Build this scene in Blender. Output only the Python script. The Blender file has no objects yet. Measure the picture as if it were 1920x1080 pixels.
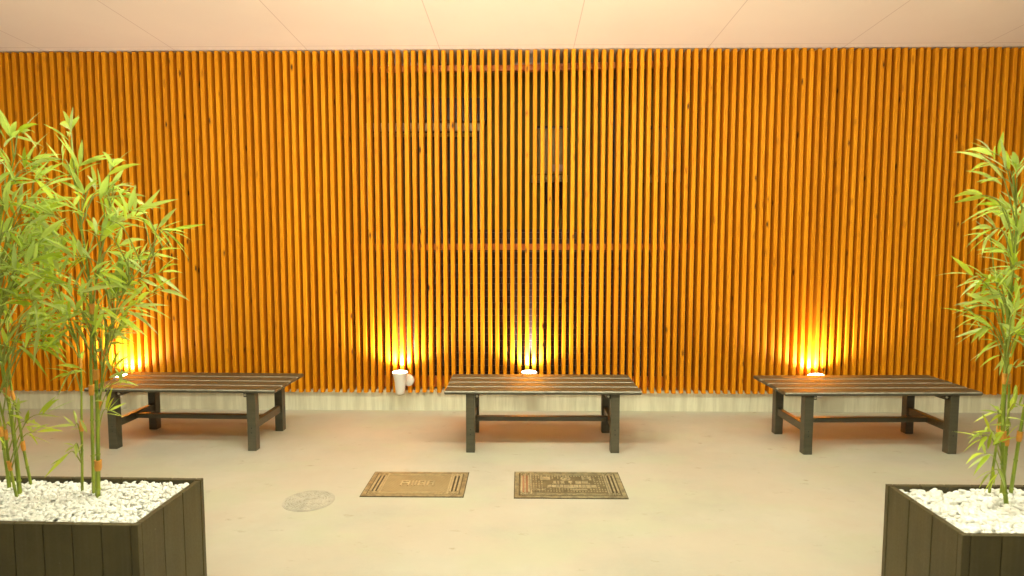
import bpy, bmesh, math, random
from mathutils import Vector, Matrix
R = math.radians
random.seed(7)
scene = bpy.context.scene
COL = scene.collection

# ------------------------------------------------------------------ camera
CAM_H = 1.33
FPX = 1150.0                      # focal length in pixels of a 1920 wide picture
PITCH = math.atan(87/FPX)
YAW = math.atan(18/FPX)
cam_d = bpy.data.cameras.new('camera')
cam_d.sensor_width = 36.0
cam_d.lens = 36.0*FPX/1920.0
cam_d.clip_end = 300
cam_d.clip_start = 0.05
cam = bpy.data.objects.new('camera', cam_d)
COL.objects.link(cam)
cam.location = (0, 0, CAM_H)
cam.rotation_euler = (R(90)-PITCH, 0, YAW)
scene.camera = cam
cam_d.dof.use_dof = True
cam_d.dof.focus_distance = 4.4
cam_d.dof.aperture_fstop = 5.0
CM = Matrix.Rotation(YAW, 3, 'Z') @ Matrix.Rotation(R(90)-PITCH, 3, 'X')

def at(px, py, Y=None, z=None):
    """world point seen at a pixel of the 1920x1080 photograph, on the plane y=Y or z=z"""
    d = CM @ Vector(((px-960)/FPX, (540-py)/FPX, -1.0))
    t = (Y/d.y) if Y is not None else (z-CAM_H)/d.z
    return Vector((0, 0, CAM_H)) + d*t

# ------------------------------------------------------------------ sky, exposure
world = bpy.data.worlds.new('World')
scene.world = world
world.use_nodes = True
wn = world.node_tree
bg = wn.nodes['Background']
sky = wn.nodes.new('ShaderNodeTexSky')
sky.sky_type = 'NISHITA'
sky.sun_disc = False
sky.sun_elevation = R(1.0)
sky.sun_rotation = R(180)
wn.links.new(sky.outputs['Color'], bg.inputs['Color'])
bg.inputs['Strength'].default_value = 0.05
vs = scene.view_settings
vs.view_transform = 'Standard'
vs.look = 'None'
vs.gamma = 1.0
vs.exposure = 0.42

# ------------------------------------------------------------------ helpers
def set_tag(o, label=None, cat=None, group=None, kind=None):
    if label: o['label'] = label
    if cat: o['category'] = cat
    if group: o['group'] = group
    if kind: o['kind'] = kind
    return o

def empty(name, loc, rz=0.0, **kw):
    o = bpy.data.objects.new(name, None)
    COL.objects.link(o)
    o.location = loc
    o.rotation_euler = (0, 0, rz)
    o.empty_display_size = 0.1
    return set_tag(o, **kw)

class MB:
    def __init__(self):
        self.v, self.f, self.sm, self.mi = [], [], [], []
        self.col = []
    def add(self, verts, faces, smooth=False, mi=0, col=None):
        b = len(self.v)
        self.v += [tuple(p) for p in verts]
        for f in faces:
            self.f.append(tuple(i+b for i in f))
            self.sm.append(smooth)
            self.mi.append(mi)
        if col is not None:
            self.col += [col]*len(verts)
        elif self.col:
            self.col += [(0.5, 0.5, 0.5, 1)]*len(verts)
    def box(self, x0, x1, y0, y1, z0, z1, bev=0.0, mi=0, M=None, segs=2):
        if bev <= 0:
            vs_ = [(x0,y0,z0),(x1,y0,z0),(x1,y1,z0),(x0,y1,z0),(x0,y0,z1),(x1,y0,z1),(x1,y1,z1),(x0,y1,z1)]
            fs = [(0,3,2,1),(4,5,6,7),(0,1,5,4),(1,2,6,5),(2,3,7,6),(3,0,4,7)]
        else:
            bm = bmesh.new()
            bmesh.ops.create_cube(bm, size=1.0)
            for v in bm.verts:
                v.co = Vector(((x0+x1)/2+v.co.x*(x1-x0), (y0+y1)/2+v.co.y*(y1-y0), (z0+z1)/2+v.co.z*(z1-z0)))
            bmesh.ops.bevel(bm, geom=bm.edges[:], offset=bev, segments=segs, affect='EDGES', profile=0.5)
            bm.verts.index_update()
            vs_ = [v.co.copy() for v in bm.verts]
            fs = [tuple(v.index for v in f.verts) for f in bm.faces]
            bm.free()
        if M is not None:
            vs_ = [M @ Vector(p) for p in vs_]
        self.add(vs_, fs, False, mi)
    def prism(self, pts, z0, z1, smooth=False, mi=0):
        """closed outline pts (x,y) counter-clockwise extruded from z0 to z1"""
        n = len(pts)
        vs_ = [(x, y, z0) for x, y in pts]+[(x, y, z1) for x, y in pts]
        fs = [tuple(range(n-1, -1, -1)), tuple(range(n, 2*n))]
        b = len(self.v)
        self.add(vs_, fs, False, mi)
        for i in range(n):
            j = (i+1) % n
            self.f.append((b+i, b+j, b+n+j, b+n+i))
            self.sm.append(smooth); self.mi.append(mi)
    def tube(self, pts, rads, seg=8, cap=True, mi=0):
        pts = [Vector(p) for p in pts]
        rings = []
        prev = None
        for i, p in enumerate(pts):
            if i == 0: t = pts[1]-p
            elif i == len(pts)-1: t = p-pts[i-1]
            else: t = pts[i+1]-pts[i-1]
            if t.length < 1e-9: t = Vector((0,0,1))
            t.normalize()
            if prev is None:
                a = Vector((1,0,0)) if abs(t.x) < 0.9 else Vector((0,1,0))
                u = t.cross(a).normalized()
            else:
                u = (prev - t*prev.dot(t)).normalized()
            prev = u
            w = t.cross(u)
            r = rads[i] if hasattr(rads, '__len__') else rads
            rings.append([p+(u*math.cos(2*math.pi*k/seg)+w*math.sin(2*math.pi*k/seg))*r for k in range(seg)])
        vs_ = [q for rg in rings for q in rg]
        fs = []
        for i in range(len(rings)-1):
            for k in range(seg):
                k2 = (k+1) % seg
                fs.append((i*seg+k, i*seg+k2, (i+1)*seg+k2, (i+1)*seg+k))
        self.add(vs_, fs, True, mi)
        if cap:
            self.add(rings[0], [tuple(range(seg-1,-1,-1))], False, mi)
            self.add(rings[-1], [tuple(range(seg))], False, mi)
    def lathe(self, prof, seg=32, M=None, mi=0, smooth=True):
        vs_, fs = [], []
        for r, z in prof:
            for k in range(seg):
                a = 2*math.pi*k/seg
                p = Vector((r*math.cos(a), r*math.sin(a), z))
                vs_.append(M @ p if M is not None else p)
        for i in range(len(prof)-1):
            for k in range(seg):
                k2 = (k+1) % seg
                fs.append((i*seg+k, i*seg+k2, (i+1)*seg+k2, (i+1)*seg+k))
        self.add(vs_, fs, smooth, mi)
    def build(self, name, mats, parent=None, loc=(0,0,0), **kw):
        me = bpy.data.meshes.new(name)
        me.from_pydata(self.v, [], self.f)
        if not isinstance(mats, (list, tuple)): mats = [mats]
        for m in mats: me.materials.append(m)
        me.polygons.foreach_set('use_smooth', self.sm)
        me.polygons.foreach_set('material_index', self.mi)
        if self.col:
            ca = me.color_attributes.new('tone', 'FLOAT_COLOR', 'POINT')
            flat = [c for q in self.col for c in q]
            ca.data.foreach_set('color', flat)
        me.update()
        o = bpy.data.objects.new(name, me)
        COL.objects.link(o)
        o.location = loc
        if parent: o.parent = parent
        return set_tag(o, **kw)

def copy_tree(o, parent=None):
    c = o.copy()
    COL.objects.link(c)
    if parent is not None: c.parent = parent
    for ch in [x for x in COL.objects if x.parent == o]:
        copy_tree(ch, c)
    return c

# ------------------------------------------------------------------ materials
class NT:
    def __init__(self, name):
        self.m = bpy.data.materials.new(name)
        self.m.use_nodes = True
        self.t = self.m.node_tree
        self.b = self.t.nodes['Principled BSDF']
        self.out = self.t.nodes['Material Output']
    def n(self, typ, **kw):
        nd = self.t.nodes.new(typ)
        for k, v in kw.items(): setattr(nd, k, v)
        return nd
    def l(self, a, b): self.t.links.new(a, b)
    def val(self, sock, v):
        if hasattr(v, 'links') or hasattr(v, 'is_linked'): self.l(v, sock)
        else: sock.default_value = v
    def math(self, op, a, b=None, c=None):
        nd = self.n('ShaderNodeMath', operation=op)
        self.val(nd.inputs[0], a)
        if b is not None: self.val(nd.inputs[1], b)
        if c is not None: self.val(nd.inputs[2], c)
        return nd.outputs[0]
    def noise(self, vec, scale, detail=3, rough=0.55):
        nd = self.n('ShaderNodeTexNoise')
        self.l(vec, nd.inputs['Vector'])
        nd.inputs['Scale'].default_value = scale
        nd.inputs['Detail'].default_value = detail
        nd.inputs['Roughness'].default_value = rough
        return nd.outputs['Fac']
    def coord(self, kind='Object'):
        return self.n('ShaderNodeTexCoord').outputs[kind]
    def mapping(self, vec, scale=(1,1,1), loc=(0,0,0), rot=(0,0,0)):
        nd = self.n('ShaderNodeMapping')
        self.l(vec, nd.inputs['Vector'])
        nd.inputs['Scale'].default_value = scale
        nd.inputs['Location'].default_value = loc
        nd.inputs['Rotation'].default_value = rot
        return nd.outputs[0]
    def mix(self, fac, a, b, blend='MIX'):
        nd = self.n('ShaderNodeMix', data_type='RGBA', blend_type=blend)
        self.val(nd.inputs[0], fac)
        for s, v in ((nd.inputs[6], a), (nd.inputs[7], b)):
            if isinstance(v, tuple): s.default_value = (*v[:3], 1)
            else: self.l(v, s)
        return nd.outputs[2]
    def ramp(self, fac, p0, p1, lo=0.0, hi=1.0):
        nd = self.n('ShaderNodeMapRange', interpolation_type='SMOOTHSTEP')
        self.l(fac, nd.inputs[0])
        nd.inputs[1].default_value = p0; nd.inputs[2].default_value = p1
        nd.inputs[3].default_value = lo; nd.inputs[4].default_value = hi
        return nd.outputs[0]
    def bump(self, h, strength=0.3, dist=0.002):
        nd = self.n('ShaderNodeBump')
        self.l(h, nd.inputs['Height'])
        nd.inputs['Strength'].default_value = strength
        nd.inputs['Distance'].default_value = dist
        self.l(nd.outputs[0], self.b.inputs['Normal'])
    def base(self, c):
        if isinstance(c, tuple): self.b.inputs['Base Color'].default_value = (*c[:3], 1)
        else: self.l(c, self.b.inputs['Base Color'])
    def rough(self, r): self.val(self.b.inputs['Roughness'], r)

def simple(name, col, rough=0.5, metal=0.0, vary=0.12, scale=12, bump=0.0):
    t = NT(name)
    co = t.coord()
    n = t.noise(co, scale, 4)
    dark = tuple(c*(1-vary) for c in col); lite = tuple(min(1, c*(1+vary)) for c in col)
    t.base(t.mix(t.ramp(n, 0.3, 0.7), dark, lite))
    t.rough(t.ramp(n, 0.2, 0.8, max(0, rough-0.08), min(1, rough+0.08)))
    t.b.inputs['Metallic'].default_value = metal
    if bump: t.bump(t.noise(co, scale*12, 3), bump, 0.001)
    return t.m

PITCH_S = 0.0573
SLAT_X0 = at(995.4, 400, Y=4.71).x - PITCH_S/2      # a slat gap lies at this pixel column

def mat_slat():
    t = NT('orange_stained_pine')
    co = t.coord()
    sx = t.n('ShaderNodeSeparateXYZ'); t.l(co, sx.inputs[0])
    idx = t.math('FLOOR', t.math('DIVIDE', t.math('SUBTRACT', sx.outputs[0], SLAT_X0-PITCH_S/2), PITCH_S))
    wn_ = t.n('ShaderNodeTexWhiteNoise', noise_dimensions='1D'); t.l(idx, wn_.inputs['W'])
    rnd = wn_.outputs['Value']
    off = t.math('MULTIPLY', rnd, 37.0)
    cb = t.n('ShaderNodeCombineXYZ')
    t.l(t.math('ADD', sx.outputs[0], off), cb.inputs[0]); t.l(sx.outputs[1], cb.inputs[1]); t.l(t.math('ADD', sx.outputs[2], off), cb.inputs[2])
    v = cb.outputs[0]
    # long grain
    g = t.noise(t.mapping(v, (150, 150, 3.0)), 1.0, 4, 0.6)
    g2 = t.noise(t.mapping(v, (14, 14, 1.1)), 1.0, 3, 0.6)
    a = t.mix(t.ramp(g, 0.3, 0.75), (0.69, 0.245, 0.005), (0.79, 0.308, 0.008))
    tone = t.mix(rnd, (0.88, 0.82, 0.70), (1.05, 1.06, 1.12))
    a = t.mix(1.0, a, tone, 'MULTIPLY')
    a = t.mix(t.ramp(g2, 0.42, 0.72, 0, 0.38), a, (0.62, 0.205, 0.005))
    # knots: cells stretched along the slat, few of them filled
    vor = t.n('ShaderNodeTexVoronoi', feature='F1')
    t.l(t.mapping(v, (22, 14, 7.5)), vor.inputs['Vector'])
    vor.inputs['Scale'].default_value = 1.0
    sc = t.n('ShaderNodeSeparateColor'); t.l(vor.outputs['Color'], sc.inputs[0])
    pick = t.math('GREATER_THAN', sc.outputs[0], 0.80)
    wob = t.math('ADD', vor.outputs['Distance'], t.math('MULTIPLY', t.math('SUBTRACT', t.noise(v, 90, 2), 0.5), 0.12))
    halo = t.math('MULTIPLY', t.ramp(wob, 0.10, 0.36, 1, 0), pick)
    core = t.math('MULTIPLY', t.ramp(wob, 0.08, 0.22, 1, 0), t.math('MULTIPLY', pick, t.ramp(sc.outputs[1], 0.25, 0.6)))
    a = t.mix(t.math('MULTIPLY', halo, 0.5), a, (0.30, 0.085, 0.004))
    a = t.mix(t.math('MULTIPLY', core, 0.92), a, (0.035, 0.014, 0.003))
    t.base(a)
    t.rough(t.ramp(g, 0.2, 0.8, 0.45, 0.6))
    t.b.inputs['Specular IOR Level'].default_value = 0.12
    t.bump(g, 0.25, 0.0006)
    return t.m

def mat_floor():
    t = NT('pale_concrete')
    co = t.coord()
    n1 = t.noise(co, 0.8, 5, 0.6); n2 = t.noise(co, 4.5, 5, 0.65); n3 = t.noise(co, 55, 3)
    a = t.mix(t.ramp(n1, 0.32, 0.68), (0.405, 0.372, 0.295), (0.515, 0.477, 0.385))
    a = t.mix(t.ramp(n2, 0.5, 0.78, 0, 0.35), a, (0.47, 0.385, 0.28))
    a = t.mix(t.ramp(n3, 0.3, 0.8, 0, 0.16), a, (0.52, 0.46, 0.34))
    n5 = t.noise(t.mapping(co, (1, 1.8, 1), loc=(3, 5, 0)), 1.3, 4, 0.6)
    a = t.mix(t.ramp(n5, 0.40, 0.62, 0, 0.5), a, (0.500, 0.418, 0.325))
    n6 = t.noise(t.mapping(co, (1, 1.8, 1), loc=(9, 1, 0)), 1.6, 4, 0.6)
    a = t.mix(t.ramp(n6, 0.45, 0.65, 0, 0.5), a, (0.45, 0.455, 0.315))
    # trowel scuffs and small stains
    sc = t.noise(t.mapping(co, (4.0, 8.0, 1), rot=(0,0,0.5)), 1.7, 6, 0.7)
    a = t.mix(t.ramp(sc, 0.595, 0.73, 0, 0.5), a, (0.27, 0.21, 0.12))
    vor = t.n('ShaderNodeTexVoronoi', feature='F1'); t.l(t.mapping(co, (1, 1.6, 1)), vor.inputs['Vector']); vor.inputs['Scale'].default_value = 4.2
    s2 = t.n('ShaderNodeSeparateColor'); t.l(vor.outputs['Color'], s2.inputs[0])
    w = t.math('ADD', vor.outputs['Distance'], t.math('MULTIPLY', t.math('SUBTRACT', n3, 0.5), 0.10))
    sp = t.math('MULTIPLY', t.ramp(w, 0.015, 0.095, 1, 0), t.math('GREATER_THAN', s2.outputs[0], 0.62))
    a = t.mix(t.math('MULTIPLY', sp, 0.6), a, (0.26, 0.19, 0.10))
    t.base(a)
    t.rough(t.ramp(n2, 0.2, 0.8, 0.5, 0.68))
    t.b.inputs['Specular IOR Level'].default_value = 0.35
    t.bump(t.math('ADD', n3, t.math('MULTIPLY', n2, 2.0)), 0.2, 0.0015)
    return t.m

def mat_plinth():
    t = NT('streaked_plinth_concrete')
    co = t.coord()
    st = t.noise(t.mapping(co, (9, 1, 0.7)), 1.6, 5, 0.7)
    n = t.noise(co, 5, 4)
    a = t.mix(t.ramp(st, 0.38, 0.66), (0.60, 0.56, 0.40), (0.77, 0.73, 0.55))
    a = t.mix(t.ramp(n, 0.35, 0.75, 0, 0.3), a, (0.72, 0.64, 0.46))
    fine = t.noise(t.mapping(co, (60, 1, 2)), 1.0, 4, 0.7)
    a = t.mix(t.ramp(fine, 0.60, 0.74, 0, 0.35), a, (0.33, 0.31, 0.18))
    t.base(a); t.rough(0.75)
    t.bump(t.noise(co, 80, 3), 0.2, 0.001)
    return t.m

def mat_ceiling():
    t = NT('ceiling_board_paint')
    co = t.coord()
    sx = t.n('ShaderNodeSeparateXYZ'); t.l(co, sx.inputs[0])
    n = t.noise(co, 1.1, 4)
    a = t.mix(t.ramp(n, 0.3, 0.7), (0.75, 0.68, 0.53), (0.78, 0.71, 0.55))
    n4 = t.noise(co, 3.0, 4, 0.7)
    a = t.mix(t.ramp(n4, 0.5, 0.8, 0, 0.12), a, (0.67, 0.57, 0.44))
    # joints between the boards run towards the wall
    fx = t.math('FRACT', t.math('ADD', sx.outputs[0], 0.615+10))
    dx = t.math('ABSOLUTE', t.math('SUBTRACT', fx, 0.5))
    line = t.ramp(dx, 0.4963, 0.4985, 0, 1)
    dy = t.math('ABSOLUTE', t.math('SUBTRACT', sx.outputs[1], 4.635))
    line2 = t.ramp(dy, 0.0015, 0.004, 1, 0)
    ln = t.math('MAXIMUM', line, line2)
    a = t.mix(t.math('MULTIPLY', ln, 0.48), a, (0.30, 0.19, 0.10))
    t.base(a); t.rough(0.6)
    return t.m

def mat_bench():
    t = NT('brown_recycled_timber')
    co = t.coord()
    g = t.noise(t.mapping(co, (3, 60, 60)), 1.0, 4, 0.6)
    n = t.noise(co, 6, 4)
    a = t.mix(t.ramp(g, 0.3, 0.7), (0.050, 0.044, 0.024), (0.070, 0.061, 0.034))
    a = t.mix(t.ramp(n, 0.45, 0.75, 0, 0.4), a, (0.12, 0.10, 0.066))
    t.base(a)
    t.b.inputs['Specular IOR Level'].default_value = 0.65
    t.rough(t.ramp(n, 0.3, 0.7, 0.34, 0.45))
    t.bump(g, 0.15, 0.0006)
    return t.m

def mat_planter():
    t = NT('dark_planter_timber')
    co = t.coord()
    n = t.noise(co, 5, 4); n2 = t.noise(co, 140, 2)
    g = t.noise(t.mapping(co, (70, 70, 2)), 1.0, 3)
    a = t.mix(t.ramp(n, 0.3, 0.7), (0.048, 0.037, 0.010), (0.070, 0.054, 0.015))
    a = t.mix(t.ramp(g, 0.4, 0.8, 0, 0.25), a, (0.10, 0.084, 0.048))
    vor = t.n('ShaderNodeTexVoronoi', feature='F1'); t.l(co, vor.inputs['Vector']); vor.inputs['Scale'].default_value = 16
    s2 = t.n('ShaderNodeSeparateColor'); t.l(vor.outputs['Color'], s2.inputs[0])
    sp = t.math('MULTIPLY', t.ramp(vor.outputs['Distance'], 0.02, 0.06, 1, 0), t.math('GREATER_THAN', s2.outputs[0], 0.7))
    a = t.mix(t.math('MULTIPLY', sp, 0.5), a, (0.2, 0.18, 0.13))
    t.base(a); t.rough(t.ramp(n2, 0.2, 0.8, 0.5, 0.62))
    t.bump(n2, 0.2, 0.0008)
    return t.m

def mat_pebble():
    t = NT('white_pebble')
    at_ = t.n('ShaderNodeAttribute', attribute_name='tone')
    co = t.coord()
    n = t.noise(co, 90, 3)
    a = t.mix(at_.outputs['Fac'], (0.76, 0.73, 0.66), (0.90, 0.88, 0.83))
    a = t.mix(t.ramp(n, 0.45, 0.8, 0, 0.2), a, (0.66, 0.61, 0.50))
    t.base(a); t.rough(0.55)
    t.b.inputs['Subsurface Weight'].default_value = 0.0
    return t.m

def mat_leaf():
    t = NT('bamboo_leaf')
    at_ = t.n('ShaderNodeAttribute', attribute_name='tone')
    sc = t.n('ShaderNodeSeparateColor'); t.l(at_.outputs['Color'], sc.inputs[0])
    a = t.mix(sc.outputs[0], (0.30, 0.43, 0.018), (0.66, 0.78, 0.09))
    a = t.mix(t.ramp(sc.outputs[1], 0.6, 0.95, 0, 0.55), a, (0.58, 0.64, 0.34))
    geo = t.n('ShaderNodeNewGeometry')
    a = t.mix(t.math('MULTIPLY', geo.outputs['Backfacing'], 0.5), a, (0.40, 0.50, 0.24))
    t.base(a); t.rough(0.42)
    t.b.inputs['Specular IOR Level'].default_value = 0.45
    tr = t.n('ShaderNodeBsdfTranslucent')
    t.l(t.mix(0.5, a, (0.55, 0.72, 0.05)), tr.inputs['Color'])
    mx = t.n('ShaderNodeMixShader'); mx.inputs[0].default_value = 0.5
    t.l(t.b.outputs[0], mx.inputs[1]); t.l(tr.outputs[0], mx.inputs[2])
    t.l(mx.outputs[0], t.out.inputs['Surface'])
    return t.m

def mat_stem():
    t = NT('bamboo_stem')
    co = t.coord()
    g = t.noise(t.mapping(co, (120, 120, 8)), 1.0, 3)
    n = t.noise(co, 7, 2)
    a = t.mix(t.ramp(g, 0.3, 0.7), (0.13, 0.19, 0.012), (0.27, 0.34, 0.030))
    a = t.mix(t.ramp(n, 0.5, 0.8, 0, 0.5), a, (0.30, 0.30, 0.04))
    t.base(a); t.rough(0.4)
    return t.m

def mat_tiles():
    t = NT('brown_wall_tile')
    co = t.coord()
    br = t.n('ShaderNodeTexBrick')
    t.l(t.mapping(co, (1, 1, 1), rot=(R(90), 0, 0)), br.inputs['Vector'])
    br.inputs['Scale'].default_value = 1.0
    br.inputs['Brick Width'].default_value = 0.108
    br.inputs['Row Height'].default_value = 0.052
    br.inputs['Mortar Size'].default_value = 0.003
    br.inputs['Color1'].default_value = (0.085, 0.045, 0.028, 1)
    br.inputs['Color2'].default_value = (0.048, 0.024, 0.015, 1)
    br.inputs['Mortar'].default_value = (0.20, 0.15, 0.10, 1)
    t.l(br.outputs['Color'], t.b.inputs['Base Color'])
    t.rough(0.35)
    return t.m

def mat_cover(name, c0, c1, hatch):
    t = NT(name)
    co = t.coord()
    n = t.noise(co, 18, 4); n2 = t.noise(co, 120, 3)
    a = t.mix(t.ramp(n, 0.3, 0.7), c0, c1)
    if hatch == 'lines':
        w = t.n('ShaderNodeTexWave', wave_type='BANDS', bands_direction='X')
        t.l(t.mapping(co, (1, 1, 1), rot=(0, 0, R(-42))), w.inputs['Vector'])
        w.inputs['Scale'].default_value = 24.0
        h = w.outputs['Fac']
    else:
        v = t.n('ShaderNodeTexVoronoi', feature='F1'); v.inputs['Randomness'].default_value = 0.15
        t.l(co, v.inputs['Vector']); v.inputs['Scale'].default_value = 85
        h = t.ramp(v.outputs['Distance'], 0.2, 0.5, 1, 0)
    a = t.mix(t.math('MULTIPLY', h, 0.5), a, tuple(min(1, c*1.55) for c in c1))
    a = t.mix(t.ramp(n2, 0.5, 0.75, 0, 0.4), a, tuple(c*0.5 for c in c0))
    t.base(a); t.rough(0.55)
    t.b.inputs['Metallic'].default_value = 0.25
    t.bump(h, 0.5, 0.002)
    return t.m

def emission(name, col, strength):
    m = bpy.data.materials.new(name); m.use_nodes = True
    nt = m.node_tree
    b = nt.nodes['Principled BSDF']
    b.inputs['Base Color'].default_value = (*col, 1)
    b.inputs['Emission Color'].default_value = (*col, 1)
    b.inputs['Emission Strength'].default_value = strength
    return m

M_slat = mat_slat(); M_floor = mat_floor(); M_plinth = mat_plinth(); M_ceil = mat_ceiling()
M_bench = mat_bench(); M_planter = mat_planter(); M_pebble = mat_pebble(); M_leaf = mat_leaf(); M_stem = mat_stem()
M_tiles = mat_tiles()
M_rail = simple('orange_rail_wood', (0.62, 0.16, 0.010), 0.5, vary=0.15, scale=20)
M_wall = simple('olive_render', (0.20, 0.138, 0.011), 0.8, vary=0.08, scale=6, bump=0.2)
M_alu = simple('champagne_aluminium', (0.85, 0.66, 0.34), 0.5, 0.0, 0.05)
M_pane = simple('dim_window_glass', (0.020, 0.017, 0.006), 0.6, vary=0.3, scale=2)
M_curtain = simple('pale_green_curtain', (0.13, 0.115, 0.04), 0.8, vary=0.2, scale=8)
M_darkmetal = simple('dark_brown_metal', (0.03, 0.017, 0.008), 0.4, 0.3)
M_meter = simple('olive_meter_paint', (0.40, 0.28, 0.05), 0.5)
M_label = simple('faded_pink_label', (0.62, 0.42, 0.28), 0.6)
M_white = simple('cream_lamp_enamel', (0.74, 0.70, 0.64), 0.35, vary=0.03)
M_trim = simple('white_fixture_steel', (0.8, 0.78, 0.74), 0.4, vary=0.02)
M_edge = simple('board_edge_highlight', (0.27, 0.245, 0.19), 0.4, vary=0.25, scale=25)  # lighter colour standing in for the sheen on the board edges
M_bolt = simple('zinc_bolt', (0.62, 0.58, 0.48), 0.3, 0.8)
M_hole = simple('dark_screw', (0.015, 0.012, 0.008), 0.5)
M_soil = simple('dark_potting_soil', (0.05, 0.035, 0.02), 0.9, vary=0.3, scale=40)
M_bed = simple('pale_grit', (0.50, 0.48, 0.42), 0.9, vary=0.3, scale=120)
M_sheath = simple('orange_sheath', (0.62, 0.27, 0.035), 0.55, vary=0.15, scale=60)
M_twig = simple('green_twig', (0.25, 0.30, 0.04), 0.5)
M_warm = simple('warm_white_soffit_piece', (0.75, 0.52, 0.38), 0.6)
M_lens = emission('lit_lamp_glass', (1.0, 0.80, 0.52), 26.0)
M_diffuser_dim = emission('dim_ceiling_diffuser', (0.96, 1.0, 0.79), 47.0)
M_diffuser = emission('lit_ceiling_diffuser', (0.96, 1.0, 0.79), 76.0)

# ------------------------------------------------------------------ setting
YS = 4.71          # front face of the slats
YP = 4.75          # front face of the plinth
Z_SB = at(985, 737, Y=YS).z
Z_ST = at(985, 93, Y=YS).z
Z_PL = Z_SB + 0.015
YT, YB = 4.99, 5.16

me = MB()
me.add([(-30,-30,0),(30,-30,0),(30,12,0),(-30,12,0)], [(0,1,2,3)])
me.build('floor', M_floor, kind='structure')

def ceil_z(y): return Z_ST + 0.006 + (YS-y)*0.052
cb = MB()
y0, y1 = -1.6, 6.2
cb.add([(-7,y0,ceil_z(y0)),(7,y0,ceil_z(y0)),(7,y1,ceil_z(y1)),(-7,y1,ceil_z(y1)),
        (-7,y0,ceil_z(y0)+.2),(7,y0,ceil_z(y0)+.2),(7,y1,ceil_z(y1)+.2),(-7,y1,ceil_z(y1)+.2)],
       [(0,1,2,3),(4,7,6,5),(0,4,5,1),(1,5,6,2),(2,6,7,3),(3,7,4,0)])
cb.build('ceiling', M_ceil, kind='structure')

pb = MB()
pb.box(-7, 7, YP, YP+0.20, -0.05, Z_PL-0.004)
pb.build('concrete_plinth', M_plinth, label='low streaked concrete plinth running under the orange slat screen', cat='plinth')

# slat screen
scr = empty('slat_screen', (0, YS, 0), label='wide screen of vertical orange timber slats below the cream ceiling', cat='slatted wall')
sb = MB()
k0, k1 = int(-6.2/PITCH_S), int(6.4/PITCH_S)
for k in range(k0, k1):
    cx = SLAT_X0 + k*PITCH_S + random.uniform(-.0012, .0012)
    w = 0.0300 + random.uniform(-.001, .001)
    dy = random.uniform(-.0015, .0015)
    zb = Z_SB + random.uniform(-.002, .002); zt = Z_ST + random.uniform(-.003, .003)
    r = 0.0045
    x0, x1, ya, yb = cx-w/2, cx+w/2, dy, dy+0.090
    lean = random.uniform(-.002, .002)
    pts = [(x0, ya+r), (x0+r*.134, ya+r*.5), (x0+r*.5, ya+r*.134), (x0+r, ya), (x1-r, ya), (x1-r*.5, ya+r*.134), (x1-r*.134, ya+r*.5), (x1, ya+r), (x1, yb), (x0, yb)]
    n = len(pts)
    vs_ = [(x-lean, y, zb) for x, y in pts]+[(x+lean, y, zt) for x, y in pts]
    fs = [tuple(range(n-1,-1,-1)), tuple(range(n, 2*n))]+[(i, (i+1) % n, n+(i+1) % n, n+i) for i in range(n)]
    sb.add(vs_, fs)
sb.build('slats', M_slat, scr)
def rail(za, zb2, xa, xb, h, name='rail', ya=0.092, t_=0.035):
    m = MB()
    yy0, yy1 = ya, ya+t_
    m.add([(xa,yy0,za-h/2),(xb,yy0,zb2-h/2),(xb,yy1,zb2-h/2),(xa,yy1,za-h/2),
           (xa,yy0,za+h/2),(xb,yy0,zb2+h/2),(xb,yy1,zb2+h/2),(xa,yy1,za+h/2)],
          [(0,1,2,3),(4,7,6,5),(0,4,5,1),(1,5,6,2),(2,6,7,3),(3,7,4,0)])
    return m.build(name, M_rail, scr)
zr = at(985, 463, Y=YS+.092).z
rail(zr, zr, -6, 6, 0.050)
zl, zrr = at(700, 129, Y=YS+.092), at(1010, 127, Y=YS+.092)
sl = (zrr.z-zl.z)/(zrr.x-zl.x)
rail(zl.z-sl*(6+zl.x), zrr.z, -6, zrr.x, 0.045)
za2, zb2 = at(960, 128, Y=YS+.13), at(1300, 118, Y=YS+.13)
sl = (zb2.z-za2.z)/(zb2.x-za2.x)
rail(za2.z, za2.z+sl*(6-za2.x), za2.x, 6, 0.050, ya=0.129)
z3 = at(985, 716, Y=YS+.092).z
rail(z3, z3, -6, 6, 0.085)
# posts that carry the rails
for i, x in enumerate((-4.5, -2.7, 2.75, 4.6)):
    m = MB(); m.box(x-.04, x+.04, 0.166, 0.236, Z_PL, Z_ST-.01)
    m.build('post', M_rail, scr)

# building behind the screen
bld = empty('building', (0, YT, 0), label='olive rendered building front with brown tiled base, glimpsed behind the slats', cat='building')
zd = at(985, 430, Y=YT).z
m = MB(); m.box(-7, 7, 0, 0.55, 0, zd); m.build('tiled_wall', M_tiles, bld)
m = MB(); m.box(-7, 7, YB-YT, YB-YT+0.25, zd, 3.0); m.build('wall', M_wall, bld)
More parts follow.
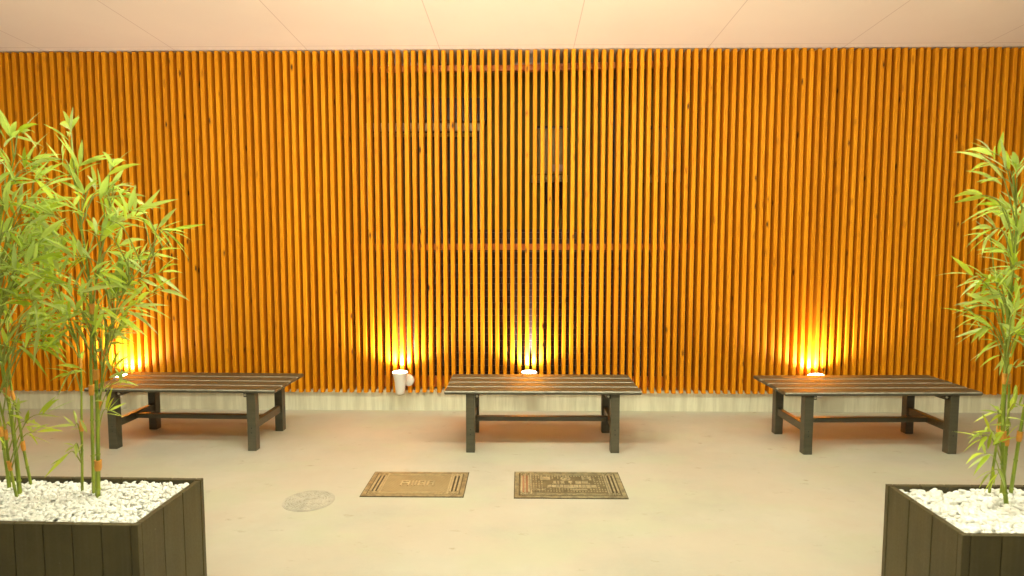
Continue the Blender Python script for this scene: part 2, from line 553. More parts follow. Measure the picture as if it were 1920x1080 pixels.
# dark window unit
def pr(px, py, Y): return at(px, py, Y=Y)
a = pr(690, 234, YB); b = pr(908, 430, YB)
wx0, wx1, wz0, wz1 = a.x, b.x, zd+.002, a.z
yl = YB-YT
win = MB(); t_ = 0.035
win.box(wx0, wx1, yl-.07, yl-.001, wz1-0.06, wz1)
win.box(wx1-t_, wx1, yl-.07, yl-.001, wz0, wz1-.06)
win.box(wx0, wx0+t_, yl-.07, yl-.001, wz0, wz1-.06)
wf = win.build('window', M_alu, bld)
m = MB(); m.box(wx0+t_, wx1-t_, yl-.03, yl-.002, wz0, wz1-.06); m.build('pane', M_pane, wf)
xs = [pr(x, 300, YB).x for x in (727, 771, 812, 856, 886)]
for i, x in enumerate(xs):
    m = MB(); m.box(x-.012, x+.012, yl-.06, yl-.032, wz0, wz1-.13)
    m.build('mullion', M_curtain, wf)
for i in range(9):
    x = wx0+.12+i*(wx1-wx0-.2)/9
    m = MB(); m.box(x, x+.045, yl-.050, yl-.031, wz0, wz0+.55+.1*random.random())
    m.build('curtain_strip', M_curtain, wf)
m = MB(); zz = pr(800, 256, YB).z
m.tube([(wx0+.05, yl-.075, zz), (wx1-.05, yl-.075, zz)], 0.016, 10); m.build('bar', M_meter, wf)
a = pr(768, 184, YB-.12); b = pr(912, 228, YB-.12)
m = MB(); m.box(a.x, b.x, yl-.13, yl-.001, b.z, a.z, 0.005); m.build('shutter_box', M_darkmetal, bld)

# meter boxes on the wall
def meter(pxa, pxb, label):
    Y = YB-.10
    A = pr(pxa, 241, Y); B = pr(pxb, 326, Y)
    e = empty('meter_box', ((A.x+B.x)/2, YB, B.z), label=label, cat='meter box', group='meter boxes behind the slats')
    hw = (B.x-A.x)/2; h = A.z-B.z
    m = MB(); m.box(-hw, hw, -.10, -.001, 0, h, .006); m.build('case', M_meter, e)
    m = MB(); m.box(-hw-.02, hw+.02, -.115, -.001, h+.001, h+.018); m.build('lid', M_darkmetal, e)
    m = MB(); m.box(-hw-.05, hw+.02, -.12, -.002, -.05, -.012, .004)
    m.box(-hw-.05, hw+.02, -.125, -.002, -.062, -.052); m.build('shelf', M_meter, e)
    for q in (-.35, .25, .7):
        m = MB(); m.tube([(hw*q, -.06, -.062), (hw*q, -.06, -.11-.12*abs(q)), (hw*q+.01, -.06, -.20-.12*abs(q))], .011, 8)
        m.build('pipe', M_darkmetal, e)
    m = MB(); m.box(hw*.1, hw*.85, -.104, -.1005, .02, .075); m.build('sticker', M_label, e)
meter(1008, 1060, 'olive meter box behind the slats above the centre bench')
meter(1222, 1273, 'olive meter box behind the slats, right of the dark drainpipe')
A = pr(1153, 150, YB-.05); B = pr(1153, 436, YB-.05)
m = MB(); m.tube([(0, 0, 0), (0, 0, A.z-B.z)], .028, 12)
m.build('drainpipe', M_hole, loc=(A.x, YB-.05, B.z), label='black drainpipe on the wall behind the slats, between the two meter boxes', cat='drainpipe')
A = pr(921, 335, YB-.04)
hk = empty('wall_hook', (A.x, YB, A.z), label='small dark hook on the olive wall just right of the window', cat='hook')
m = MB(); m.box(-.012, .012, -.012, -.001, 0, .09, .002); m.build('plate', M_darkmetal, hk)
m = MB(); m.tube([(0,-.012,.01),(0,-.04,-.005),(0,-.05,.02)], .006, 8); m.build('hook', M_bolt, hk)
# pale brackets under the eaves behind the upper rail
for i, (pa, pb_, lab) in enumerate(((738, 800, 'pale triangular bracket under the eaves, above the window'), (964, 1030, 'pale triangular bracket under the eaves, near the middle of the screen'))):
    Y = YS+.30
    A = pr(pa, 122, Y); B = pr(pb_, 104, Y)
    e = empty('eaves_bracket', ((A.x+B.x)/2, Y, A.z), label=lab, cat='bracket', group='eaves brackets')
    hw = (B.x-A.x)/2; h = B.z-A.z+.02
    m = MB()
    pts = [(-hw, 0), (hw, 0), (hw*.45, h*.95), (-hw*.45, h*.95)]
    vs_ = [(x, 0, z) for x, z in pts]+[(x, .04, z) for x, z in pts]
    m.add(vs_, [(0,1,2,3),(7,6,5,4),(0,4,5,1),(1,5,6,2),(2,6,7,3),(3,7,4,0)])
    m.build('plate', M_warm, e)
    m = MB(); m.box(-hw*1.15, hw*1.15, -.01, .05, h*.95+.001, h*.95+.018); m.build('cap', M_meter, e)

# ------------------------------------------------------------------ ceiling lights (out of frame above; the rear pair is added fill)
def ceiling_light():
    e = empty('pendant_light', (0,0,0))
    m = MB(); m.box(-.64, .64, -.105, .105, .0355, .062, .004); m.build('housing', M_trim, e)
    m = MB(); m.box(-.60, .60, -.045, .045, -.035, .035, .015); m.build('diffuser', M_diffuser, e)
    for sx_ in (-.5, .5):
        m = MB(); m.tube([(sx_, 0, .0625), (sx_, 0, ceil_z(LY)-LZ+.2)], .004, 8); m.build('rod', M_trim, e)
    return e
LY, LZ = 2.55, 2.54
cl = ceiling_light()
for i, (x, ly) in enumerate(((-0.65, LY), (0.68, LY), (-2.95, LY-.5), (3.0, LY-.5), (-.75, -.9), (.8, -.9))):
    o = cl if i == 0 else copy_tree(cl)
    o.location = (x, ly, LZ)
    set_tag(o, ['bright pendant light hanging just left of the middle', 'bright pendant light hanging just right of the middle', 'dimmer pendant light hanging over the left bench end', 'dimmer pendant light hanging over the right bench end', 'dimmer pendant light added as fill behind the planters, left one', 'dimmer pendant light added as fill behind the planters, right one'][i], 'pendant light', 'pendant lights')

    if i > 1:
        # outer lamps are weaker, as is the rear pair added to fill the slat gaps
        for ch in [q for q in COL.objects if q.parent == o and q.name.startswith('diffuser')]:
            ch.data = ch.data.copy(); ch.data.materials[0] = M_diffuser_dim
# ------------------------------------------------------------------ wall uplights
def uplight(px, py, tilt, label, plate_dx):
    c = at(px, py, Y=YS-.085)
    e = empty('wall_uplight', (c.x, YS, c.z-.175), label=label, cat='wall lamp', group='cup shaped uplights on the slats')
    Mt = Matrix.Translation((0, -.085, 0)) @ Matrix.Rotation(tilt, 4, 'Y')
    m = MB()
    prof = [(.0, .0), (.030, .0), (.034, .004), (.037, .03), (.042, .09), (.050, .135), (.060, .158), (.061, .170),
            (.058, .170), (.056, .160), (.046, .135), (.036, .09), (.0, .088)]
    m.lathe(prof, 36, Mt)
    cup = m.build('cup', M_white, e)
    m = MB()
    m.lathe([(0.0, .178), (.030, .1765), (.050, .172), (.0565, .166), (.0, .164)], 32, Mt)
    m.build('lamp_glass', M_lens, cup)
    m = MB()
    Md = Matrix.Translation((plate_dx, -.030, .090)) @ Matrix.Rotation(R(90), 4, 'X')
    m.lathe([(0, -.029), (.046, -.029), (.046, -.004), (.042, .004), (.030, .008), (0, .009)], 32, Md)
    m.build('back_plate', M_white, e)
    m = MB(); m.tube([(plate_dx*.7, -.036, .09), (plate_dx*.3, -.055, .09), (0, -.085, .09)], .014, 10)
    m.build('arm', M_white, e)
    ld = bpy.data.lights.new('uplight_lamp', 'SPOT')
    ld.energy = UP_E; ld.color = (1.0, .83, .82); ld.spot_size = R(166); ld.spot_blend = .55; ld.shadow_soft_size = .025
    lo = bpy.data.objects.new('uplight_lamp', ld); COL.objects.link(lo)
    lo.parent = e
    p = Mt @ Vector((0, .028, .200))
    lo.location = p
    lo.rotation_euler = (R(180), 0, 0)
    return e
UP_E = 45.0
uplight(219, 702, R(14), 'glowing cup uplight half hidden by bamboo behind the left bench', .01)
uplight(750, 696, R(0), 'glowing white cup uplight in full view between the left and centre benches', .05)
uplight(992, 696, R(0), 'glowing cup uplight rising behind the centre bench', .01)
uplight(1535, 702, R(-8), 'glowing cup uplight rising behind the right bench', .02)

# ------------------------------------------------------------------ benches
SEAT_Z = 0.400
def make_bench(L=1.235, Dp=0.50):
    e = empty('bench', (0,0,0))
    m = MB()
    nb, gap = 4, 0.010
    bw = (Dp-gap*(nb-1))/nb
    for i in range(nb):
        y = -Dp/2+i*(bw+gap)
        m.box(-L/2, L/2, y, y+bw, SEAT_Z-.024, SEAT_Z, .0105, segs=8)
    # the front top arris of every board is coloured pale as a painted highlight
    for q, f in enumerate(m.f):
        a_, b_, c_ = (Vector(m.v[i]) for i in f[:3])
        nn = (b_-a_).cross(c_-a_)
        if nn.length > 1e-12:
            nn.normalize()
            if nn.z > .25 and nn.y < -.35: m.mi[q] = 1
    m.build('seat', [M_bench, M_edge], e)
    lx, ly, s = .455, .205, .0275
    for sx in (-1, 1):
        for sy in (-1, 1):
            m = MB()
            m.box(sx*lx-s, sx*lx+s, sy*ly-s, sy*ly+s, 0, SEAT_Z-.0245, .003)
            lg = m.build('leg', M_bench, e)
            if sy < 0:
                for zz in (.118, .148):
                    m = MB(); m.lathe([(0, .0012), (.0035, .001), (.0045, -.001)], 12, Matrix.Translation((sx*lx, -ly-s, zz)) @ Matrix.Rotation(R(90), 4, 'X'))
                    m.build('screw', M_hole, lg)
        m = MB(); m.box(sx*lx-.016, sx*lx+.016, -ly+s+.001, ly-s-.001, .135, .185, .003); m.build('side_rail', M_bench, e)
        m = MB(); m.box(sx*(lx-s-.014)-.012, sx*(lx-s-.014)+.012, -ly-.01, ly+.01, SEAT_Z-.056, SEAT_Z-.0245, .002)
        br = m.build('seat_batten', M_bench, e)
        m = MB()
        m.lathe([(0, .006), (.005, .006), (.008, .003), (.008, 0)], 12, Matrix.Translation((sx*(lx-s-.014), -ly-.0102, SEAT_Z-.040)) @ Matrix.Rotation(R(90), 4, 'X'))
        m.build('bolt', M_bolt, br)
    m = MB(); m.box(-lx+.017, lx-.017, -.020, .020, .142, .172, .003); m.build('stretcher', M_bench, e)
    return e
b0 = make_bench()
def bench_at(o, pl, pr_, label, rz=None):
    A = at(*pl, z=0); B = at(*pr_, z=0)      # feet of the two front legs
    ang = math.atan2(B.y-A.y, B.x-A.x)
    mid = (A+B)/2
    off = Matrix.Rotation(ang, 3, 'Z') @ Vector((0, .205+.0275, 0))
    o.location = mid+off
    o.rotation_euler = (0, 0, ang)
    set_tag(o, label, 'bench', 'dark brown benches along the screen')
    return o
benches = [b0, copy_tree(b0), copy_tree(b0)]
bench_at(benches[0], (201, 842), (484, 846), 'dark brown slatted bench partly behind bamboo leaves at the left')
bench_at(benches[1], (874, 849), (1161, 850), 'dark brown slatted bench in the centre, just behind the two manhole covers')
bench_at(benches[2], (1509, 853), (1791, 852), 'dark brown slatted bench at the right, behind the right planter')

# ------------------------------------------------------------------ floor covers
M_cov1 = mat_cover('tan_cast_cover', (0.25, 0.195, 0.10), (0.32, 0.25, 0.13), 'lines')
M_cov2 = mat_cover('worn_cast_cover', (0.12, 0.093, 0.043), (0.20, 0.155, 0.078), 'dots')
M_covf1 = simple('tan_cast_rim', (0.30, 0.22, 0.11), 0.5, 0.2, 0.35, 30)
M_covf2 = simple('worn_cast_rim', (0.25, 0.205, 0.11), 0.5, 0.2, 0.4, 30)
M_raise1 = simple('polished_raised_metal', (0.46, 0.36, 0.20), 0.45, 0.2, 0.2, 50)
M_raise2 = simple('polished_worn_metal', (0.38, 0.315, 0.185), 0.45, 0.2, 0.3, 50)
M_slot = simple('slot_dirt', (0.07, 0.05, 0.02), 0.9)
M_slotr = simple('rusty_slot', (0.28, 0.13, 0.06), 0.9)

def ring(m, x, y, r, w, z0, z1, seg=16):
    m.lathe([(r, z0), (r, z1), (r-w, z1), (r-w, z0)], seg, Matrix.Translation((x, y, 0)), smooth=False)

def rect_cover(px_corners, label, kind):
    P = [at(px, py, z=0.003) for px, py in px_corners]   # front-left, back-left, back-right, front-right
    c = (P[0]+P[1]+P[2]+P[3])/4
    W = ((P[3].x-P[0].x)+(P[2].x-P[1].x))/2; D = ((P[1].y-P[0].y)+(P[2].y-P[3].y))/2
    e = empty('manhole_cover', (c.x, c.y, 0), label=label, cat='manhole cover', group='rectangular manhole covers')
    hw, hd = W/2, D/2
    fr, pl_, rs = (M_covf1, M_cov1, M_raise1) if kind == 1 else (M_covf2, M_cov2, M_raise2)
    # joint dirt and outer frame
    m = MB(); m.box(-hw, hw, -hd, hd, -.02, .0035); m.build('joint', M_slot, e)
    m = MB(); t_ = .022
    i0 = .004
    m.box(-hw+i0, hw-i0, -hd+i0, -hd+i0+t_, 0, .006, .001); m.box(-hw+i0, hw-i0, hd-i0-t_, hd-i0, 0, .006, .001)
    m.box(-hw+i0, -hw+i0+t_, -hd+i0+t_+.001, hd-i0-t_-.001, 0, .006, .001); m.box(hw-i0-t_, hw-i0, -hd+i0+t_+.001, hd-i0-t_-.001, 0, .006, .001)
    m.build('frame', fr, e)
    # plate
    a_ = i0+t_+.004
    m = MB(); m.box(-hw+a_, hw-a_, -hd+a_, hd-a_, 0, .005); m.build('plate', pl_, e)
    inx = hw-a_-.062
    m = MB()
    for s in (-1, 1):
        for k in range(3):
            xx = s*(inx+.012+k*.020)
            m.box(xx-.0045, xx+.0045, -hd+a_+.034, hd-a_-.034, .005, .0085, .0008)
        for t2 in (-1, 1):
            for k in (0, 1):
                ring(m, s*(inx+.014+k*.032), t2*(hd-a_-.018), .011, .004, .005, .0085, 14)
            xx = s*(inx+.030)
            m.box(xx-.003, xx+.003, t2*(hd-a_-.018)-.013, t2*(hd-a_-.018)+.013, .005, .0085)
    # inner border lines
    for t2 in (-1, 1):
        m.box(-inx, inx, t2*(hd-a_-.010)-.003, t2*(hd-a_-.010)+.003, .005, .0075)
        m.box(-inx, inx, t2*(hd-a_-.026)-.002, t2*(hd-a_-.026)+.002, .005, .0075)
    for s in (-1, 1): m.box(s*inx-.003, s*inx+.003, -hd+a_+.004, hd-a_-.004, .005, .0078)
    m.build('raised_border', rs, e)
    for s in (-1, 1):
        for k in (0, 1):
            xx = s*(inx+.022+k*.020)
            m = MB(); m.box(xx-.005, xx+.005, -hd+a_+.036, hd-a_-.036, .0045, .0056)
            m.build('slot', M_slotr if kind == 2 and s < 0 else M_slot, e)
    m = MB()
    H0, H1 = .005, .0088
    def bx(x, y, w, h): m.box(x-w/2, x+w/2, y-h/2, y+h/2, H0, H1, .0006)
    if kind == 1:
        # worn block lettering in the middle
        x = -.085; th = .009; hh = .070
        def V(xx): bx(xx, 0, th, hh)
        def Hh(xa, xb, y): bx((xa+xb)/2, y, xb-xa, .011)
        V(x); Hh(x, x+.042, .030); Hh(x, x+.036, .0); V(x+.040)
        V(x+.060); V(x+.078)
        V(x+.095); Hh(x+.095, x+.130, .030); V(x+.126); Hh(x+.100, x+.126, -.030); Hh(x+.100, x+.126, 0)
        V(x+.145); Hh(x+.145, x+.178, .030); Hh(x+.150, x+.175, .002); V(x+.174)
    else:
        rnd = random.Random(3)
        # three upper emblems
        bx(-.125, .075, .055, .042); ring(m, -.012, .072, .028, .010, H0, H1, 20); bx(-.012, .072, .022, .018)
        for dx in (-.020, .020): bx(.105+dx, .075, .012, .046)
        bx(.105, .094, .05, .010); bx(.105, .070, .03, .010)
        # middle row
        for xx, w in ((-.075, .014), (-.055, .006), (-.030, .016)): bx(xx, .018, w, .036)
        bx(.012, .026, .020, .024); bx(.012, .004, .008, .020)
        bx(.055, .018, .030, .036); bx(.092, .018, .034, .036)
        # long lower plate of lettering
        xx = -.115
        while xx < .125:
            w = rnd.uniform(.012, .034); bx(xx+w/2, -.038+rnd.uniform(-.003,.003), w, .036+rnd.uniform(-.006,.004)); xx += w+.004
        for xx in (-.19, -.165, -.14): bx(xx, -.080, .018, .014)
        bx(.055, -.082, .08, .014)
        # small dots in rows
        for j in range(9):
            y = .108-j*.026
            for i in range(26):
                xq = -inx+.014+i*(2*inx-.028)/25
                if abs(xq) < .14 and -.062 < y < .10 and rnd.random() < .75: continue
                if rnd.random() < .12: continue
                m.box(xq-.0035, xq+.0035, y-.005, y+.005, H0, H0+.003)
    m.build('raised_lettering', rs, e)
    return e
rect_cover([(673,931),(704,885),(881,885),(868,932)], 'rectangular tan manhole cover with diagonal hatching, left of the darker one', 1)
rect_cover([(963,934),(965,885),(1157,885),(1180,935)], 'rectangular darker manhole cover with dotted rows and emblem blocks, in front of the centre bench', 2)

# round cover
P = at(579, 939, z=0)
e = empty('round_cover', (P.x, P.y, 0), R(12), label='small pale round drain cover with worn concentric rings, nearly floor coloured', cat='drain cover')
M_rc = simple('pale_concrete_cover', (0.43, 0.392, 0.315), 0.7, vary=0.14, scale=18)
M_rcd = simple('worn_cover_dirt', (0.41, 0.375, 0.29), 0.8, vary=0.3, scale=30)
m = MB(); m.lathe([(.130, -.01), (.130, .0022), (.0, .0022)], 48, smooth=False); m.build('joint', M_rc, e)
m = MB(); m.lathe([(.124, -.01), (.124, .0042), (.0, .0046)], 48, smooth=False); m.build('plate', M_rc, e)
m = MB()
for r in (.114, .100, .086, .072, .058, .044):
    n = int(r*2*math.pi/.014)
    for k in range(n):
        if random.random() < .22: continue
        a0 = 2*math.pi*k/n
        M4 = Matrix.Rotation(a0, 4, 'Z')
        m.box(r-.003, r+.003, -.0042, .0042, .0040, .0056, 0, M=M4)
m.build('raised_ring', M_rcd, e)
m = MB()
for (x, y, w, h) in ((-.022,.008,.006,.03),(-.010,.016,.022,.005),(-.010,.002,.022,.005),(.002,.008,.005,.03),(.018,.0,.005,.026),(.026,.01,.018,.005),(.026,-.008,.018,.005),(.0,-.022,.05,.005)):
    m.box(x-w/2, x+w/2, y-h/2, y+h/2, .0042, .0060)
m.build('raised_mark', M_rcd, e)

# ------------------------------------------------------------------ planters
RIM = 0.45
def planter(corner_front, corner_back, side, width, label, rz=0.0):
    F = at(*corner_front, z=RIM); B = at(*corner_back, z=RIM)
    D = B.y-F.y
    X = (F.x+B.x)/2
    W = width
    e = empty('planter', (X, F.y, 0), rz, label=label, cat='planter', group='dark plank planters')
    s = side         # +1: planter extends to +x from its inner corner, -1: to -x
    T = .020
    def sx(a, b): return (min(s*a, s*b), max(s*a, s*b))
    # front/back panels, planks with grooves
    pw = .0935
    for nm, ya, yb in (('front_panel', 0.0, T), ('back_panel', D-T, D)):
        m = MB(); x = .026
        xa, xb = sx(0.0, .0235)
        m.box(xa, xb, ya, yb, .02, RIM, .002)
        while x < W-.03:
            xe = min(x+pw-.003, W-.0235)
            if xe-x > .01:
                xa, xb = sx(x, xe)
                m.box(xa, xb, ya+.0008, yb, .02, RIM-random.uniform(.0005,.0012), .0018)
            x += pw
        xa, xb = sx(W-.0205, W); m.box(xa, xb, ya, yb, .02, RIM, .002)
        m.build(nm, M_planter, e)
    for xo in (0.0, W-T):
        m = MB()
        n = 3; y = T+.001
        step = (D-2*T-.002)/n
        for k in range(n):
            xa, xb = sx(xo+.0010 if xo == 0 else xo, xo+T if xo == 0 else xo+T-.001)
            m.box(xa, xb, y+.0015, y+step-.0015, .02, RIM-random.uniform(.0005,.0012), .0018)
            y += step
        m.build('side_panel', M_planter, e)
    for xo in (.03, W-.09):
        for yo in (.03, D-.09):
            xa, xb = sx(xo, xo+.06); m = MB(); m.box(xa, xb, yo, yo+.06, 0, .0195)
            m.build('foot', M_planter, e)
    m = MB(); xa, xb = sx(T+.001, W-T-.001)
    m.box(xa, xb, T+.001, D-T-.001, .03, RIM-.034); m.build('gravel_bed', M_bed, e)
    return e, D

def ico(sub):
    bm = bmesh.new(); bmesh.ops.create_icosphere(bm, subdivisions=sub, radius=1.0)
    bm.verts.index_update()
    V_ = [v.co.copy() for v in bm.verts]; F_ = [tuple(v.index for v in f.verts) for f in bm.faces]
    bm.free(); return V_, F_
ICO = ico(2)
def pebbles(pl, D, side, W, label, n, size):
    rnd = random.Random(int(abs(side*11+n)))
    m = MB()
    V_, F_ = ICO
    variants = []
    for q in range(14):
        ph = [rnd.uniform(0, 6.28) for _ in range(6)]
        vv = []
        for v in V_:
            k = 1+.13*math.sin(2.1*v.x+ph[0])+.11*math.sin(2.6*v.y+ph[1])+.09*math.sin(3.1*v.z+ph[2])+.05*math.sin(5*v.x+4*v.y+ph[3])
            vv.append(v*k)
        variants.append(vv)
    for i in range(n):
        x = rnd.uniform(.028, W-.028)*side; y = rnd.uniform(.028, D-.028)
        r = size*rnd.uniform(.62, 1.25)
        layer = rnd.random()
        z = RIM-.030+.022*layer+.004*math.sin(x*9)*math.cos(y*12)
        edge = min(y-.02, D-.02-y, abs(x)-.02, W-.02-abs(x))
        if edge < r: r = max(edge*.95, size*.4)
        M3 = (Matrix.Rotation(rnd.uniform(0, 6.28), 3, 'Z') @ Matrix.Rotation(rnd.gauss(0, .35), 3, 'X') @ Matrix.Rotation(rnd.gauss(0, .35), 3, 'Y') @
              Matrix.Diagonal(Vector((r*rnd.uniform(.95, 1.3), r*rnd.uniform(.7, .95), r*rnd.uniform(.45, .75)))))
        vv = rnd.choice(variants)
        tt = rnd.random()
        m.add([M3 @ v + Vector((x, y, z)) for v in vv], F_, True, col=(tt, tt, tt, 1))
    o = m.build('white_pebbles', M_pebble, loc=pl.location, label=label, cat='pebbles', kind='stuff')
    o.rotation_euler = pl.rotation_euler
    return o

plL, DL = planter((258, 985), (378, 896), -1, 1.15, 'dark brown plank planter box in the left foreground, with two bamboo clumps', R(-1.0))
pebbles(plL, DL, -1, 1.15, 'white pebbles filling the left planter', 7000, .0078)
plR, DR = planter((1803, 1004), (1662, 907), 1, 1.0, 'dark brown plank planter box in the right foreground, with one bamboo clump')
pebbles(plR, DR, 1, 1.0, 'white pebbles filling the right planter', 2900, .0122)

# ------------------------------------------------------------------ bamboo
def leaf(m, p, d, L, w, droop, roll, rnd, tone):
    """p base, d unit direction; a folded, drooping lance shaped blade"""
    d = Vector(d).normalized()
    up = Vector((0, 0, 1))
    side = d.cross(up)
    if side.length < .1: side = Vector((1, 0, 0))
    side.normalize()
    nrm = side.cross(d).normalized()
    Mr = Matrix.Rotation(roll, 3, d)
    side = Mr @ side; nrm = Mr @ nrm
    prof = [(0, .10), (.12, .62), (.30, 1.0), (.52, .92), (.75, .55), (.90, .24), (1.0, .02)]
    vs_ = []
    for t, k in prof:
        c = p + d*L*(t - .10*droop*t*t) + Vector((0, 0, -1))*L*droop*t*t*.55
        hw = w*.5*k
        vs_ += [c - side*hw + nrm*hw*.35, c, c + side*hw + nrm*hw*.35]
    fs = []
    for i in range(len(prof)-1):
        a = i*3
        fs += [(a, a+1, a+4, a+3), (a+1, a+2, a+5, a+4)]
    m.add(vs_, fs, True, col=tone)

def catmull(pts, n):
    out = []
    P_ = [pts[0]]+list(pts)+[pts[-1]]
    for i in range(1, len(P_)-2):
        for k in range(n):
            t = k/n
            a, b, c, d = P_[i-1], P_[i], P_[i+1], P_[i+2]
            out.append(.5*((2*b)+(c-a)*t+(2*a-5*b+4*c-d)*t*t+(3*b-a-3*c+d)*t**3))
    out.append(pts[-1])
    return out

def bamboo(name_label, stems, sprays, fills, seed, leafL=.112, group='artificial bamboo clumps in the planters'):
    """stems: (list of (px, py, dy), base radius). The first point stands on the pebbles."""
    rnd = random.Random(seed)
    base = at(stems[0][0][0][0], stems[0][0][0][1], z=RIM-.02)
    e = empty('bamboo_plant', (base.x, base.y, RIM-.02), label=name_label, cat='bamboo', group=group)
    O = Vector((base.x, base.y, RIM-.02))
    curves = []
    for pts, rad, sheaths in stems:
        b_ = at(pts[0][0], pts[0][1], z=RIM-.02)
        W_ = [b_-Vector((0,0,.015))]+[at(px, py, Y=b_.y+dy) for px, py, dy in pts[1:]]
        W_ = [p-O for p in W_]
        C = catmull(W_, 8)
        # resample with node rings
        m = MB()
        acc = 0; P_, R_ = [], []
        nxt = rnd.uniform(.05, .09)
        tot = sum((C[i+1]-C[i]).length for i in range(len(C)-1))
        for i, p in enumerate(C):
            if i:
                seg = (p-C[i-1]).length
                acc += seg
                while acc > nxt:
                    q = p + (C[i-1]-p)*((acc-nxt)/max(seg, 1e-6))
                    f = 1-.72*min(1, nxt/tot)
                    tdir = (p-C[i-1]).normalized()
                    for dd, kk in ((-.004, 1.0), (-.0015, 1.28), (.001, 1.22), (.0035, .96)):
                        P_.append(q+tdir*dd); R_.append(rad*f*kk)
                    nxt += rnd.uniform(.085, .14)
            f = 1-.72*acc/tot
            if P_ and (P_[-1]-p).length < .007: continue
            P_.append(p); R_.append(rad*f)
        m.tube(P_, [q*.86 for q in R_], 10)
        st = m.build('stem', M_stem, e)
        for sh in sheaths:
            k = int(sh*(len(C)-1)); k = min(k, len(C)-2)
            p, q = C[k], C[k+1]
            td = (q-p).normalized()
            r = rad*(1-.72*sh)
            m = MB()
            m.tube([p, p+td*.012, p+td*.030, p+td*.036], [r*1.25, r*1.55, r*1.45, r*1.6], 10)
            m.build('sheath', M_sheath, st)
        curves.append((C, tot))
    tw = MB(); lf = MB()
    lf.col = []
    def spray(tip, ang, n, size, host=None, dy=0.0):
        """tip: world-local point; ang: direction in the x-z plane"""
        # attach to the nearest stem point that lies below the tip
        best, bd = None, 9
        for C, tot in curves:
            for p in C[4:]:
                v = tip-p
                if v.z < .0 and len(C) > 4 and p is not C[4]: continue
                hl = math.hypot(v.x, v.y)
                dd = abs(v.z-hl*.9-.04)+hl*.8
                if dd < bd: bd, best = dd, p
        if best is None: best = curves[0][0][6]
        d = Vector((math.cos(ang), rnd.uniform(-.5, .5), math.sin(ang))).normalized()
        mid = best.lerp(tip, .5)+Vector((0, 0, .03+.12*(tip-best).length))
        pts = catmull([best, mid, tip], 5)
        tw.tube(pts, [.0024-.0014*i/(len(pts)-1) for i in range(len(pts))], 5, cap=False)
        end = tip
        tl = rnd.uniform(.03, .06)
        # leaves fan out near the tip, in pairs down the twig
        for k in range(n):
            fr = k/max(1, n-1)
            base_p = end - d*tl*fr*1.6
            if fr > .5 and len(pts) > 4: base_p = pts[-2-int((fr-.5)*5)]
            spread = (0 if k == 0 else (1 if k % 2 else -1)*rnd.uniform(.35, .95))
            a2 = ang+spread
            yy = rnd.gauss(0, .45)
            dd = Vector((math.cos(a2), yy, math.sin(a2)+.05)).normalized()
            L = leafL*size*rnd.uniform(.65, 1.2)
            tone = (rnd.random(), rnd.random(), 0, 1)
            leaf(lf, base_p, dd, L, L*rnd.uniform(.115, .165), rnd.uniform(.05, .75), rnd.gauss(0, .7), rnd, tone)
    for px, py, a_deg, n, size in sprays:
        Y = O.y+rnd.gauss(0, .06)
        spray(at(px, py, Y=Y)-O, R(a_deg), n, size)
    for (x0, x1, y0_, y1_, cnt) in fills:
        for _ in range(cnt):
            px = rnd.uniform(x0, x1); py = rnd.uniform(y0_, y1_)
            Y = O.y+rnd.gauss(0, .09)
            P_ = at(px, py, Y=Y)-O
            # grow outwards from the nearest culm
            cx = (x0+x1)/2
            ang = rnd.gauss(30, 35) if px > cx else rnd.gauss(150, 35)
            spray(P_, R(ang-12), rnd.randint(4, 7), rnd.uniform(.75, 1.1))
    tw.build('twigs', M_twig, e)
    lf.build('leaves', M_leaf, e)
    return e

stemsA = [
    ([(184,938,0), (183,800,0), (178,660,.0), (166,520,.01), (148,390,.02), (133,262,.02)], .0085, [.12, .34, .5]),
    ([(176,930,0), (172,760,0), (171,620,-.01), (186,490,-.03), (214,345,-.04)], .0075, [.30, .5]),
    ([(154,926,0), (153,790,0), (148,660,.02), (112,560,.05), (70,470,.08)], .0055, [.22, .45]),
    ([(180,936,0), (186,770,.0), (205,620,-.03), (250,520,-.06), (318,452,-.08)], .0055, [.25, .42]),
]
spA = [
    (131,243,95,7,1.0), (212,312,55,6,1.05), (150,312,75,7,1.1), (128,330,150,5,1.0), (196,372,20,6,1.0), (186,350,60,5,.9),
    (110,300,130,5,.9), (255,405,15,7,1.0), (300,432,5,6,1.0), (325,436,-12,5,.95), (290,470,10,5,.9), (305,510,8,6,.9), (300,545,-5,5,.8),
    (270,520,20,6,1.0), (250,560,10,6,.9), (240,590,5,5,.9), (225,460,30,6,1.0), (215,420,60,6,1.0), (180,440,110,6,1.0), (150,400,120,6,1.0),
    (120,380,160,6,1.0), (100,440,170,6,1.0), (80,400,160,5,1.0), (140,480,100,6,1.0), (190,520,50,6,1.0), (210,560,30,6,.9), (160,560,100,6,.9),
    (100,520,170,6,1.0), (60,560,180,6,1.0), (120,600,190,5,1.0), (90,620,195,4,.9), (205,640,40,6,.9), (215,690,55,5,.9), (180,640,70,5,.8),
    (235,715,30,5,.75), (150,690,150,5,.8), (130,700,190,4,.8), (205,770,30,6,.75), (195,735,50,5,.7), (140,800,150,5,.7), (120,860,200,2,.8), (138,838,200,4,.6),
    (205,620,20,5,.8), (170,600,140,5,.8),
]
bamboo('artificial bamboo clump standing right of centre in the left planter, leaves reaching over the bench', stemsA, spA,
       [(95, 275, 340, 610, 30), (60, 240, 430, 620, 16), (40, 200, 440, 620, 8)], 21)

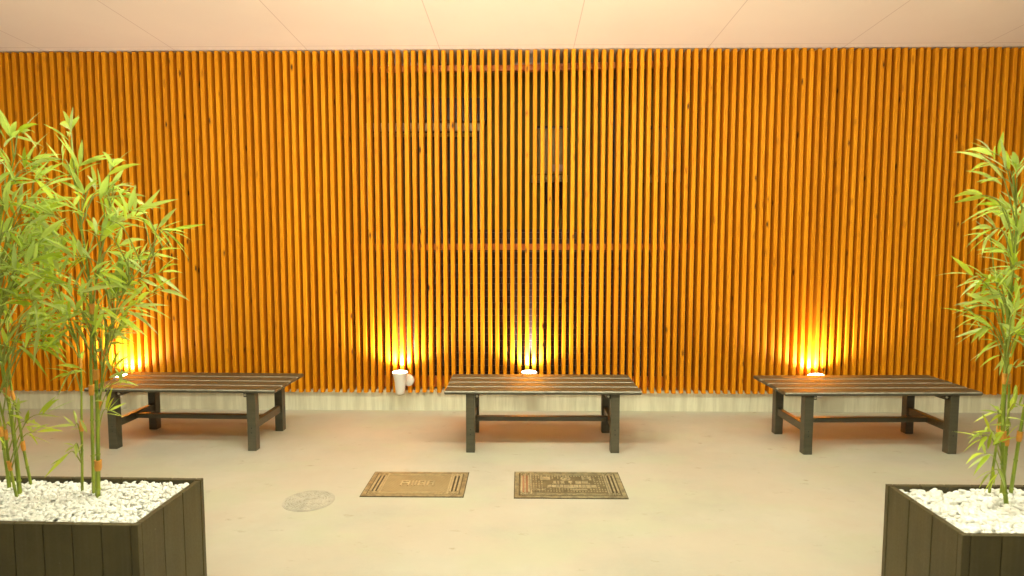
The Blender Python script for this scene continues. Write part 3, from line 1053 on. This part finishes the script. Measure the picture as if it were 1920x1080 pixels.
stemsB = [
    ([(38,928,0), (24,800,0), (5,690,.0), (-8,560,.0), (0,420,.0), (28,290,.0)], .0085, [.30, .5]),
    ([(19,920,0), (6,830,0), (-10,740,.02), (-30,600,.02), (-60,440,.04)], .0075, [.3, .5]),
    ([(60,912,0), (45,845,0), (36,790,.0), (18,700,.01), (20,560,.02), (60,400,.02)], .0060, [.22, .5]),
    ([(33,934,0), (16,860,0), (5,780,.0), (-40,620,-.03), (-90,520,-.05)], .0055, [.2, .4]),
]
spB = [
    (20,262,60,6,1.1), (42,250,20,5,1.1), (60,300,10,6,1.1), (10,300,150,6,1.1), (70,335,5,6,1.1), (30,340,60,6,1.1), (95,370,0,5,1.0), (50,400,20,6,1.1),
    (10,380,120,6,1.1), (80,440,0,6,1.0), (40,470,40,6,1.1), (10,450,150,6,1.0), (70,520,-10,6,1.0), (30,540,10,6,1.1), (50,600,-5,6,1.0), (10,590,180,5,1.0),
    (60,650,-10,5,.9), (25,640,20,5,.9), (80,640,-20,4,.9), (60,790,35,5,.8), (85,775,25,5,.8), (70,810,10,5,.8), (40,775,120,5,.8), (20,800,150,4,.7), (8,840,100,4,.7),
    (28,760,60,4,.7), (15,650,170,4,.9),
]
bamboo('artificial bamboo clump at the left end of the left planter, cut by the picture edge', stemsB, spB,
       [(-120, 90, 290, 620, 46), (-40, 110, 360, 640, 36)], 44)

stemsC = [
    ([(1889,952,0), (1880,860,0), (1884,720,.0), (1893,580,.0), (1905,420,.0), (1900,320,.0)], .0085, [.25, .42]),
    ([(1876,932,0), (1886,850,0), (1892,720,0), (1882,600,.02), (1862,500,.03)], .0070, [.3, .5]),
    ([(1853,930,0), (1866,850,0), (1880,740,.0), (1886,620,-.01), (1900,500,-.04), (1935,360,-.05)], .0055, [.28, .5]),
    ([(1893,935,0), (1908,840,0), (1925,740,.0), (1950,600,.0), (1985,430,.0)], .0075, [.3, .5]),
]
spC = [
    (1858,285,120,5,.95), (1845,300,160,4,.95), (1885,318,110,5,.95), (1862,335,150,5,1.0), (1905,320,80,6,1.0), (1870,385,165,6,1.0), (1838,365,172,4,1.0), (1895,400,120,6,1.0),
    (1860,428,170,6,.95), (1848,440,175,4,.95), (1910,440,90,6,.95), (1880,470,160,5,.9), (1840,520,165,6,.95), (1820,515,170,4,.9), (1860,530,130,7,.95), (1885,540,100,6,.95),
    (1835,570,170,5,.9), (1822,590,165,4,.9), (1870,580,140,6,.95), (1900,580,80,6,.9), (1850,615,165,6,.85), (1832,610,170,4,.8), (1870,640,170,5,.85), (1895,630,60,6,.85),
    (1900,500,60,6,.95), (1880,665,190,4,.8), (1905,690,60,4,.8), (1850,810,130,6,.8), (1838,820,165,4,.8), (1845,850,175,4,.8), (1862,835,60,4,.7), (1870,890,260,4,.65), (1855,888,230,3,.7),
    (1870,775,160,5,.7), (1895,770,60,5,.8), (1912,760,30,4,.8), (1895,800,200,4,.8),
]
bamboo('artificial bamboo clump in the right planter, beside the right picture edge', stemsC, spC,
       [(1880, 1990, 370, 640, 18), (1865, 1930, 520, 650, 5)], 63)
